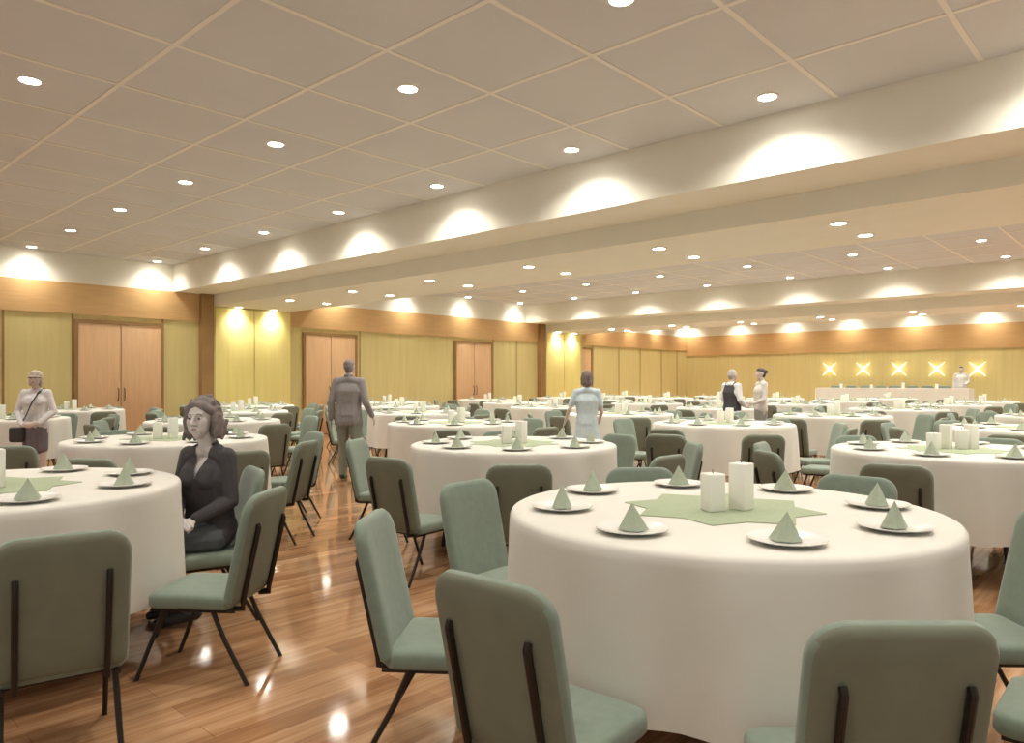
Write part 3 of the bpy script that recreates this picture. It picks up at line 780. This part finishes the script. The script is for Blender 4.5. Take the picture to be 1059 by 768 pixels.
person(loc, rz, 1.49, standing(elL=(-.24,.00,1.15), wrL=(-.10,.17,.99), hdL=(1,.3,-.1), pnL=(0,-1,0), elR=(.24,.0,1.15), wrR=(.10,.19,.97), hdR=(-1,.2,-.1), pnR=(0,-1,0), hair='bob', hem=.90, skirtz=.62, shL=(-.155,-.01,1.425), shR=(.155,-.01,1.425)),
    'f', SKIN2, HAIRB, cloth('white_knit', (.68,.66,.66)), cloth('mauve_grey_skirt', (.15,.125,.14)), 'person in white top with dark shoulder bag strapped across, standing at left', style='shirt skirt boots', voxel=.009, shoes=mat('brown_boot_leather', (.13,.075,.06), .5), extra=bag)
# man in dark waistcoat and white sleeves
def vest(e, g, h, s):
    V = []
    for a, ra, b, rb, w in ((g('pelvis')+V3(0,0,.03*s), .128, g('waist'), .112, .070), (g('waist'), .112, g('chest'), .130, .072), (g('chest'), .130, g('chest')+V3(0,0,.12*s), .085, .065)):
        for sx in (-1,0,1): V.append(('c', a+V3(sx*w*s,0,0), ra*s, b+V3(sx*w*s,0,0), rb*s))
    for sd in 'LR': V.append(('c', g('chest')+V3((-.07 if sd == 'L' else .07)*s,0,.02*s), .118*s, g('sh'+sd).lerp(g('neck'), .45)+V3(0,0,-.012*s), .066*s))
    link('waistcoat', blob('waistcoat', V, cloth('charcoal_waistcoat', (.055,.055,.062)), .012, 4), e)
loc, rz = stand_at(757, 12.9, 62)
person(loc, rz, 1.57, standing(elL=(-.22,.0,1.15), wrL=(-.12,.22,1.10), hdL=(.2,1,0), pnL=(1,0,0), elR=(.25,-.04,1.15), wrR=(.20,.18,1.02), hdR=(0,1,-.1)),
    'm', SKIN2, HAIRW, cloth('white_shirt', (.72,.73,.76)), cloth('black_trousers', (.05,.05,.055)), 'person in dark waistcoat over white shirt sleeves, grey hair, standing', group=None, style='shirt', voxel=.012, extra=vest)
loc, rz = stand_at(787, 13.2, -95)
person(loc, rz, 1.60, standing(elL=(-.21,.02,1.14), wrL=(-.14,.23,1.05), hdL=(.3,1,0), pnL=(1,0,0), elR=(.21,.02,1.14), wrR=(.14,.22,1.0), hdR=(-.2,1,0), hair='bun', skirtz=.55, hem=.88, shL=(-.155,-.01,1.425), shR=(.155,-.01,1.425)),
    'f', SKIN2, HAIRD, cloth('cream_blouse', (.70,.66,.62)), cloth('grey_skirt', (.28,.28,.26)), 'person in pale blouse with dark hair bun, facing the waistcoat wearer', style='shirt skirt', voxel=.012)
# speaker on the stage
sx_ = hx + .42; d_ = cam_of(sx_, wy(993, sx_))[1]
person((hx+.62, hy0+.42), PI/2+.1, 1.50, standing(wrL=(-.16,.2,1.05), hdL=(.3,1,0), pnL=(1,0,0)), 'm', SKIN, HAIRD, cloth('light_grey_jacket', (.55,.54,.52)), cloth('stage_dark_trousers', (.08,.08,.08)),
    'person in light jacket standing on the stage at right end of head table', style='suit', voxel=.014, z=.36)
# seated woman, wavy grey-brown hair, dark jacket; torso and head turned to the viewer, legs under the cloth
S = dict(pelvis=(0,-.06,.50), waist=(0,-.055,.62), chest=(0,-.04,.80), neck=(0,-.04,.985), head=(0,.0,1.135), shL=(-.138,-.04,.925), shR=(.138,-.04,.925),
    elL=(-.175,-.03,.68), elR=(.17,.01,.68), wrL=(-.09,.15,.60), wrR=(-.0,.19,.60), hdL=(.3,.8,-.3), hdR=(-.9,.35,-.1), pnL=(.2,-.3,-1), pnR=(-.2,-.3,-1), thL=1, thR=-1, curl=.35, hair='wavy')
H_ = 1.70; fs = 1.75/H_
a_ = math.radians(38)
def lr(x, y, z): return (x*math.cos(a_)-y*math.sin(a_), x*math.sin(a_)+y*math.cos(a_)-.03, z)
a_ = -a_
S.update(hipL=lr(-.085,-.02,.475), hipR=lr(.085,-.02,.475), knL=lr(-.08,.27,.465), knR=lr(.09,.27,.465), anL=lr(-.08,.10,.08), anR=lr(.09,.12,.08), toe=lr(0,1,0))
S['toe'] = (S['toe'][0], S['toe'][1]+.03, 0)
S = {k: (tuple(c*fs for c in v) if isinstance(v, tuple) and k[:2] not in ('hd','pn') and k != 'toe' else v) for k, v in S.items()}
JK = cloth('charcoal_jacket', (.062,.057,.062))
person((SEATW[0], SEATW[1]), face_angle(-158), H_, S, 'f', mat('soft_grey_skin', (.60,.55,.53), .55, sss=.08), HAIRG, JK, cloth('slate_trousers', (.10,.115,.13)), 'seated person in dark open-collar jacket with wavy grey-brown hair', style='vneck seated', headturn=12, voxel=.0048)

# ------------------------------------------------------------------ world, camera, view
w = bpy.data.worlds.new('world'); bpy.context.scene.world = w; w.use_nodes = True
w.node_tree.nodes['Background'].inputs[0].default_value = (1,.97,.92,1); w.node_tree.nodes['Background'].inputs[1].default_value = .45
cd = bpy.data.cameras.new('camera'); cam = bpy.data.objects.new('camera', cd); C.objects.link(cam)
cam.location = (0,0,EYE); cam.rotation_euler = (PI/2, 0, YAW-PI/2)
cd.sensor_fit = 'HORIZONTAL'; cd.sensor_width = 36; cd.lens = 36*F/1059; cd.shift_y = (HOR-384)/1059; cd.clip_start = .05
sc = bpy.context.scene; sc.camera = cam
sc.view_settings.view_transform = 'Standard'; sc.view_settings.look = 'None'; sc.view_settings.gamma = 1; sc.view_settings.use_curve_mapping = False
sc.view_settings.exposure = 0.17
sc.cycles.use_denoising = True; sc.cycles.use_light_tree = True
sc.cycles.max_bounces = 8; sc.cycles.diffuse_bounces = 5; sc.cycles.sample_clamp_indirect = 6
print('CHAIRS', len(chairs), 'OBJ', len(bpy.data.objects), 'plates', len([o for o in bpy.data.objects if o.name.startswith('dinner_plate')]))
